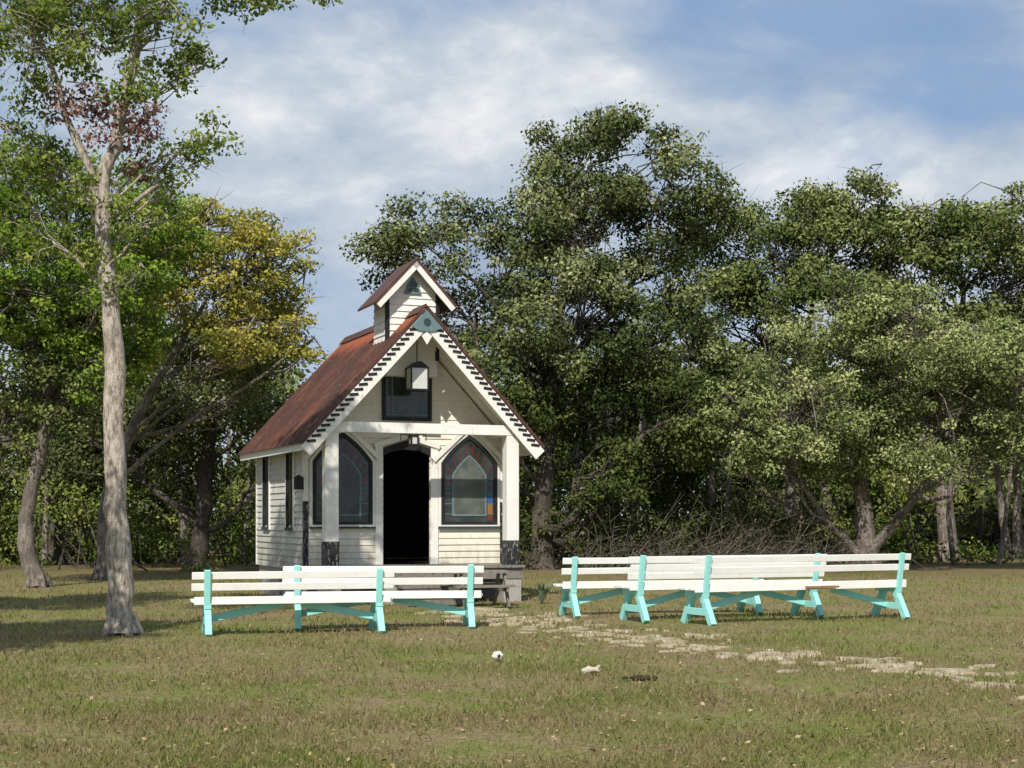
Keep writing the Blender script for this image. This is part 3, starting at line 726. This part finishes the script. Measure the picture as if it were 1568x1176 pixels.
# ------------------------------------------------------------------ trees
def sh(lobes, y, jit, seed):
    r = random.Random(seed); o = []
    for L in lobes:
        o.append((L[0], y + r.uniform(-jit, jit)*1.0, L[1], L[2]) + tuple(L[3:]))
    return o
make_tree('elm_tree', [(-5.37, 20.3, 0), (-5.40, 20.3, 1.2), (-5.46, 20.3, 2.6), (-5.50, 20.35, 4.3), (-5.66, 20.4, 6.0), (-5.42, 20.4, 6.9), (-5.15, 20.3, 8.1), (-4.9, 20.2, 9.8)],
          [0.20, 0.165, 0.15, 0.125, 0.10, 0.085, 0.07, 0.04],
          sh([(-6.5, 8.0, .9), (-6.95, 6.9, .65), (-5.9, 8.4, .75), (-4.85, 8.2, .7), (-4.35, 7.75, .48), (-4.55, 6.65, .42), (-4.15, 6.9, .3), (-6.3, 6.4, .55),
              (-3.2, 8.65, .42), (-2.45, 8.62, .28), (-3.85, 8.95, .5), (-5.5, 9.6, 1.3), (-6.9, 9.3, 1.2), (-4.2, 9.9, .9), (-5.0, 5.5, .4), (-5.9, 5.1, .45), (-5.3, 4.8, .35), (-6.6, 5.6, .5), (-4.9, 6.1, .4), (-5.7, 5.9, .4), (-5.1, 7.4, .45),
              (-5.6, 7.05, .42, L_red), (-5.2, 6.6, .34, L_red), (-6.1, 7.3, .35, L_red), (-5.0, 7.0, .3, L_red)], 20.3, 0.5, 1),
          L_near, M_bark_l, 1, cr=0.20, per=62, half=0.036, dens=0.8, shell=0.3, twig=0.007, limbk=0.8,
          extra_stems=[([(-5.64, 20.4, 5.9), (-6.0, 20.3, 6.8), (-6.4, 20.2, 7.9), (-6.8, 20.2, 9.2)], [0.065, 0.05, 0.035, 0.02]),
                       ([(-5.1, 20.3, 8.3), (-4.3, 20.2, 8.9), (-3.3, 20.1, 8.95), (-2.4, 20.1, 8.7)], [0.05, 0.035, 0.022, 0.008])])
# trees standing just left of the view, shading the lawn
make_tree('elm_tree', [(-8.3, 15.2, 0), (-8.2, 15.2, 2.0), (-8.1, 15.2, 4.0), (-7.9, 15.2, 5.5)], [0.18, 0.15, 0.12, 0.05],
          sh([(-7.4, 5.0, 1.1), (-8.8, 5.2, 1.3), (-7.9, 6.4, 1.2), (-8.6, 4.2, 1.0), (-6.9, 5.8, .7), (-9.6, 6.2, 1.3), (-7.2, 7.1, .9)], 15.2, 1.2, 31), L_near, M_bark_l, 31, cr=0.32, per=130, half=0.05, dens=1.2)
make_tree('elm_tree', [(-11.0, 21.5, 0), (-10.9, 21.5, 2.0), (-10.6, 21.5, 4.0), (-10.2, 21.5, 6.5)], [0.22, 0.18, 0.14, 0.05],
          sh([(-9.6, 6.2, 1.5), (-10.9, 6.6, 1.6), (-9.9, 7.8, 1.4), (-9.1, 5.2, 1.0), (-11.5, 5.2, 1.4), (-8.9, 7.0, .8), (-9.3, 8.6, 1.1)], 21.8, 1.4, 32), L_near, M_bark_g, 32, cr=0.40, per=130, half=0.06, dens=1.2)
make_tree('green_elm_tree', [(-10.9, 34, 0), (-11.2, 34, 1.3), (-10.9, 34, 2.8), (-10.6, 34, 4.5), (-10.4, 34, 6.5)], [0.22, 0.18, 0.15, 0.12, 0.05],
          sh([(-10.5, 8.0, 1.3), (-9.2, 7.6, 1.15), (-8.4, 6.7, .9), (-11.1, 6.9, 1.4), (-9.7, 6.3, 1.2), (-11, 5.6, 1.3), (-12.3, 6.6, 1.6), (-7.8, 8.0, .9), (-9.2, 5.0, .9), (-8.5, 5.8, .8), (-10.0, 9.3, .9), (-8.6, 8.9, .8), (-8.0, 7.4, .8), (-11.6, 8.2, 1.2),
              (-10.5, 4.4, 1.2, L_oak2), (-11.7, 3.7, 1.3, L_oak2), (-12.6, 9.0, 1.3), (-11.4, 9.4, .9)], 33.5, 1.2, 2),
          L_bright, M_bark_g, 2, cr=0.36, per=120, half=0.050, dens=1.25, squash=0.55)
make_tree('yellowing_elm_tree', [(-10.6, 38.5, 0), (-10.55, 38.5, 1.8), (-10.0, 38.5, 3.6), (-9.2, 38.5, 5.2), (-8.0, 38.5, 7.2)], [0.24, 0.20, 0.15, 0.10, 0.04],
          sh([(-7.7, 9.0, .95), (-6.5, 8.8, 1.1), (-7.3, 7.7, 1.4), (-5.8, 7.8, .75), (-5.9, 6.6, .8), (-8.7, 7.9, 1.2), (-6.8, 6.2, .9), (-8.8, 6.4, 1.3), (-8.6, 9.3, .8, L_oak2), (-10.0, 8.0, 1.3, L_oak2), (-7.0, 5.2, .9, L_oak2), (-5.3, 6.1, .45), (-6.5, 7.4, .9), (-7.8, 6.0, 1.0, L_oak2), (-5.6, 8.6, .5)], 38.5, 1.2, 3),
          L_yel, M_bark_g, 3, cr=0.40, per=125, half=0.054, dens=1.2, squash=0.45, limbk=0.75)
make_tree('live_oak_tree', [(-9.6, 45, 0), (-9.4, 45, 2.0), (-9.2, 45, 4.0), (-9.0, 45, 6.0)], [0.3, 0.24, 0.2, 0.08],
          sh([(-8.6, 6.1, 1.4), (-7.5, 6.4, .95), (-9.4, 4.5, 1.7), (-11.3, 5.5, 2.0), (-7.6, 4.5, 1.4), (-7.0, 2.8, 1.4), (-12.5, 7.5, 2.0), (-13.5, 4.5, 2.0), (-10.5, 2.9, 1.5), (-8.9, 7.6, 1.2)], 45, 1.5, 4),
          L_oak, M_bark_d, 4, cr=0.6, per=210, half=0.068)
make_tree('live_oak_tree', [(0.9, 46, 0), (0.98, 46, 2.2), (1.2, 46, 4.6), (1.25, 46, 6.2), (1.6, 46.2, 9.0), (2.0, 46, 12.0)], [0.36, 0.30, 0.27, 0.21, 0.13, 0.04],
          sh([(-2.9, 10.4, 1.4), (-4.2, 10.3, .75), (-1.8, 10.9, 1.0), (-3.7, 9.3, .65), (2.35, 12.2, 1.7), (.95, 11.6, 1.5), (4.6, 11.4, 1.6), (2.35, 10.2, 2.3), (-.1, 9.6, 1.8), (5.2, 9.6, 1.7), (-1.4, 8.1, 1.5), (1.95, 7.6, 2.2),
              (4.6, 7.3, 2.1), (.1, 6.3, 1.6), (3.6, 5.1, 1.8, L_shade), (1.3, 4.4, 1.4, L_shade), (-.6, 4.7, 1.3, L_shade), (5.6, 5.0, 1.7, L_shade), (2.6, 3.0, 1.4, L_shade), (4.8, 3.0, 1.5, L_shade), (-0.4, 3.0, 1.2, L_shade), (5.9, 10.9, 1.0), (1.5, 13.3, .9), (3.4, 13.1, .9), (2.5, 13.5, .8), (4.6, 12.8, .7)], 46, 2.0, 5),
          L_oak, M_bark_d, 5, cr=0.56, per=215, half=0.066, dens=1.1,
          extra_stems=[([(1.15, 46, 5.2), (2.2, 46.6, 7.0), (3.6, 46.8, 8.6), (4.6, 46.5, 10.5)], [0.16, 0.12, 0.08, 0.03]), ([(1.2, 46, 5.6), (0.2, 46.7, 7.4), (-1.2, 46.7, 9.0), (-2.8, 46.6, 10.2)], [0.13, 0.09, 0.06, 0.02])])
make_tree('live_oak_tree', [(10.6, 57, 0), (10.5, 57, 3), (10.9, 57, 6), (11.6, 57, 10)], [0.38, 0.3, 0.24, 0.08],
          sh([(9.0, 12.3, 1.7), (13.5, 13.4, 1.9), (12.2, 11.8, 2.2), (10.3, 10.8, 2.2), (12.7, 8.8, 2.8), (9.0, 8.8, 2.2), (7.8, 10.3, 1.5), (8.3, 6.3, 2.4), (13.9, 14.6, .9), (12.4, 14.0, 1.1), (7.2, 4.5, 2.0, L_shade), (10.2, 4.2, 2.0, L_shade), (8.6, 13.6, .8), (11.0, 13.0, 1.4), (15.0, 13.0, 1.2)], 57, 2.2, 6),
          L_oak2, M_bark_d, 6, cr=0.68, per=200, half=0.080, dens=1.1)
make_tree('live_oak_tree', [(16.2, 55, 0), (16.1, 55, 3), (16.3, 55, 6), (16.8, 55, 10)], [0.4, 0.33, 0.25, 0.08],
          sh([(16.0, 12.0, 1.9), (17.6, 12.1, 1.9), (15.0, 10.3, 2.5), (18.2, 10.1, 2.5), (16.4, 7.3, 2.8), (20.4, 10.6, 2.6), (19.8, 7.2, 2.8), (21.5, 12.0, 1.8), (14.2, 7.0, 2.0), (19.0, 12.6, 1.4), (22.5, 8.0, 2.5)], 55, 2.2, 7),
          L_oak2, M_bark_g, 7, cr=0.68, per=200, half=0.080, dens=1.1)
make_tree('post_oak_tree', [(10.8, 45, 0), (10.75, 45, 1.2), (10.6, 45, 2.6), (10.4, 45, 4.4), (10.6, 45, 6.2)], [0.36, 0.30, 0.20, 0.12, 0.05],
          sh([(9.9, 7.2, 1.5), (8.5, 6.2, 1.8), (11.3, 6.7, 1.8), (13.2, 6.5, 2.0), (15.0, 5.8, 2.0), (6.7, 4.5, 1.4), (5.7, 3.7, .9), (8.3, 4.5, 1.9), (10.5, 4.6, 2.0), (12.7, 4.4, 2.0), (14.8, 3.8, 1.6), (9.3, 3.4, 1.0), (7.4, 3.4, .8), (16.8, 5.0, 1.9), (12.0, 3.4, 1.0)], 44, 1.7, 8),
          L_pale, M_bark_g, 8, cr=0.46, per=165, half=0.055, dens=1.2,
          extra_stems=[([(10.8, 45, 0.3), (9.6, 44.7, 1.4), (8.4, 44.5, 3.0), (7.2, 44.5, 4.2)], [0.16, 0.12, 0.08, 0.03]), ([(10.9, 45, 0.6), (12.2, 44.8, 2.2), (13.6, 44.6, 4.0), (14.8, 44.6, 5.4)], [0.18, 0.13, 0.09, 0.03])])
for i, (tx, ty, hh) in enumerate(((-15.5, 50, 9.5), (-21, 47, 11), (23, 60, 12), (4.0, 60, 9.0))):
    r = random.Random(40+i); lob = []
    for k in range(13):
        a = r.uniform(0, 6.28); q = r.uniform(0.2, 1.0); z = hh*r.uniform(0.35, 0.93)
        wdt = 3.0*math.sin(math.pi*min(1, max(0.15, z/hh*0.85)))
        lob.append((tx+math.cos(a)*q*wdt, ty+math.sin(a)*q*wdt*0.7, z, r.uniform(1.2, 1.9)))
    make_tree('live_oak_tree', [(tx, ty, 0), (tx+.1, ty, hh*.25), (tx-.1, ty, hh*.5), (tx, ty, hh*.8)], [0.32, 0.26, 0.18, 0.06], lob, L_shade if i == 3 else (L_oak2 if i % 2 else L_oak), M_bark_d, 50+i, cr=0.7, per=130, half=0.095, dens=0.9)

def mass(name, centers, cr, per, half, mat, seed, stems=True, tr=0.03):
    rng = np.random.default_rng(seed); e = empty(name)
    nc = len(centers); sz = rng.uniform(0.6, 1.4, nc); cnt = (per*sz**2).astype(int); idx = np.repeat(np.arange(nc), cnt)
    off = rng.normal(size=(len(idx), 3)) * (cr*0.55*sz[idx])[:, None] * np.array([1, 1, .65])
    C = centers[idx] + off
    C[:, 2] = np.abs(C[:, 2])
    ct = np.clip(rng.normal(.5, .2, nc), 0, 1)
    quads_object('foliage', leaves(C, half, rng, 0.45, 0.6, off), np.clip(ct[idx] + rng.normal(0, .15, len(idx)), 0, 1), mat, e)
    if stems:
        mb = MB()
        for c in centers[::3]:
            b = (c[0]+rng.normal(0, .8), c[1]+rng.normal(0, .6), -0.05); m_ = ((b[0]+c[0])/2+rng.normal(0, .25), (b[1]+c[1])/2, c[2]*.55)
            mb.tube([b, m_, tuple(c)], [tr*1.6, tr, tr*.4], 4)
        mb.build('stems', M_bark_d, e, recalc=False)
    return e
rng = np.random.default_rng(77)
n = 950
X = rng.uniform(-46, 46, n); Y = rng.uniform(68, 82, n)
top = 7.6 + 1.5*np.sin(X*0.35) + 0.9*np.sin(X*0.9+1) + 1.5*(np.abs(X+4) > 9)
Z = rng.uniform(0.05, 1, n)**0.75 * top
X2 = rng.uniform(12, 32, 130); Y2 = rng.uniform(66, 72, 130); Z2 = rng.uniform(0.2, 3.2, 130)
mass('distant_tree_line', np.stack([np.concatenate([X, X2]), np.concatenate([Y, Y2]), np.concatenate([Z, Z2])], 1), 1.3, 110, 0.17, L_far, 78, True, 0.09)
n = 800
X = rng.uniform(-30, 28, n); Y = rng.uniform(50, 62, n)
Z = rng.uniform(0, 1, n)**1.1 * (3.4 + 0.9*np.sin(X*0.7))
k = ~((X > 14.5) & (Z > 0.4)) ; X, Y, Z = X[k], Y[k], Z[k]
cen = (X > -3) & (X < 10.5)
P = np.stack([X, Y, Z], 1)
mass('underbrush', P[~cen], 0.7, 115, 0.085, L_brush, 79, True, 0.03)
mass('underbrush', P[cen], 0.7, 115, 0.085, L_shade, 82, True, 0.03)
n = 120
X = rng.uniform(-1.0, 10, n); Y = rng.uniform(45, 49, n); Z = rng.uniform(0.05, 1.8, n)
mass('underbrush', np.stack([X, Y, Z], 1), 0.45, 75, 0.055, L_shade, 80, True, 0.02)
n = 130
X = rng.uniform(-22, -5, n); Y = rng.uniform(44, 50, n); Z = rng.uniform(0.05, 2.6, n)
mass('underbrush', np.stack([X, Y, Z], 1), 0.5, 100, 0.06, L_brush, 81, True, 0.02)
mb = MB(); r = random.Random(33)
for k in range(34):
    x0 = r.uniform(-26, 26); y0 = r.uniform(48, 60); rr = r.uniform(.07, .2); ln = r.gauss(0, .5)
    mb.tube([(x0, y0, -.1), (x0+ln*.3, y0, 1.6), (x0+ln*.5+r.gauss(0, .15), y0, 3.6), (x0+ln, y0, 6.5)], [rr*1.2, rr, rr*.8, rr*.3], 8)
mb.build('woodland_trunks', M_bark_g, None, True, recalc=False)
mb = MB(); r = random.Random(21)
for k in range(330):
    x0 = r.choice([r.uniform(2.0, 6.5), r.uniform(5.8, 10.5), r.uniform(5.8, 10.5)]); y0 = r.uniform(43.2, 46.5)
    p = Vector((x0, y0, 0)); dr = Vector((r.gauss(0, .6), r.gauss(0, .4), 1)).normalized(); pts = [p]
    L = r.uniform(0.6, 3.0)
    for q in range(4):
        dr = (dr + Vector((r.gauss(0, .35), r.gauss(0, .3), r.gauss(-.12, .25)))).normalized(); pts.append(pts[-1] + dr*L/4)
    mb.tube(pts, [.016, .013, .01, .007, .003], 3)
    for q in (1, 2, 3):
        ee = pts[q] + Vector((r.gauss(0, .4), r.gauss(0, .3), r.gauss(.15, .3))); mb.tube([pts[q], ee], [.008, .003], 3)
mb.build('bare_shrubs', M_twig, None, recalc=False)

F = empty('iron_fence', (16.5, 60, 0))
mb = MB()
for k in range(110): mb.box(k*0.14-0.012, k*0.14+0.012, -0.012, 0.012, 0.05, 1.85)
mb.box(0, 15.3, -0.02, 0.02, 1.68, 1.73); mb.box(0, 15.3, -0.02, 0.02, 0.3, 0.35)
for k in range(7): mb.box(k*2.5-0.06, k*2.5+0.06, -0.05, 0.05, 0, 2.0)
mb.build('rails_and_pickets', M_iron, F)
print('polys', sum(len(o.data.polygons) for o in bpy.data.objects if o.type == 'MESH'))
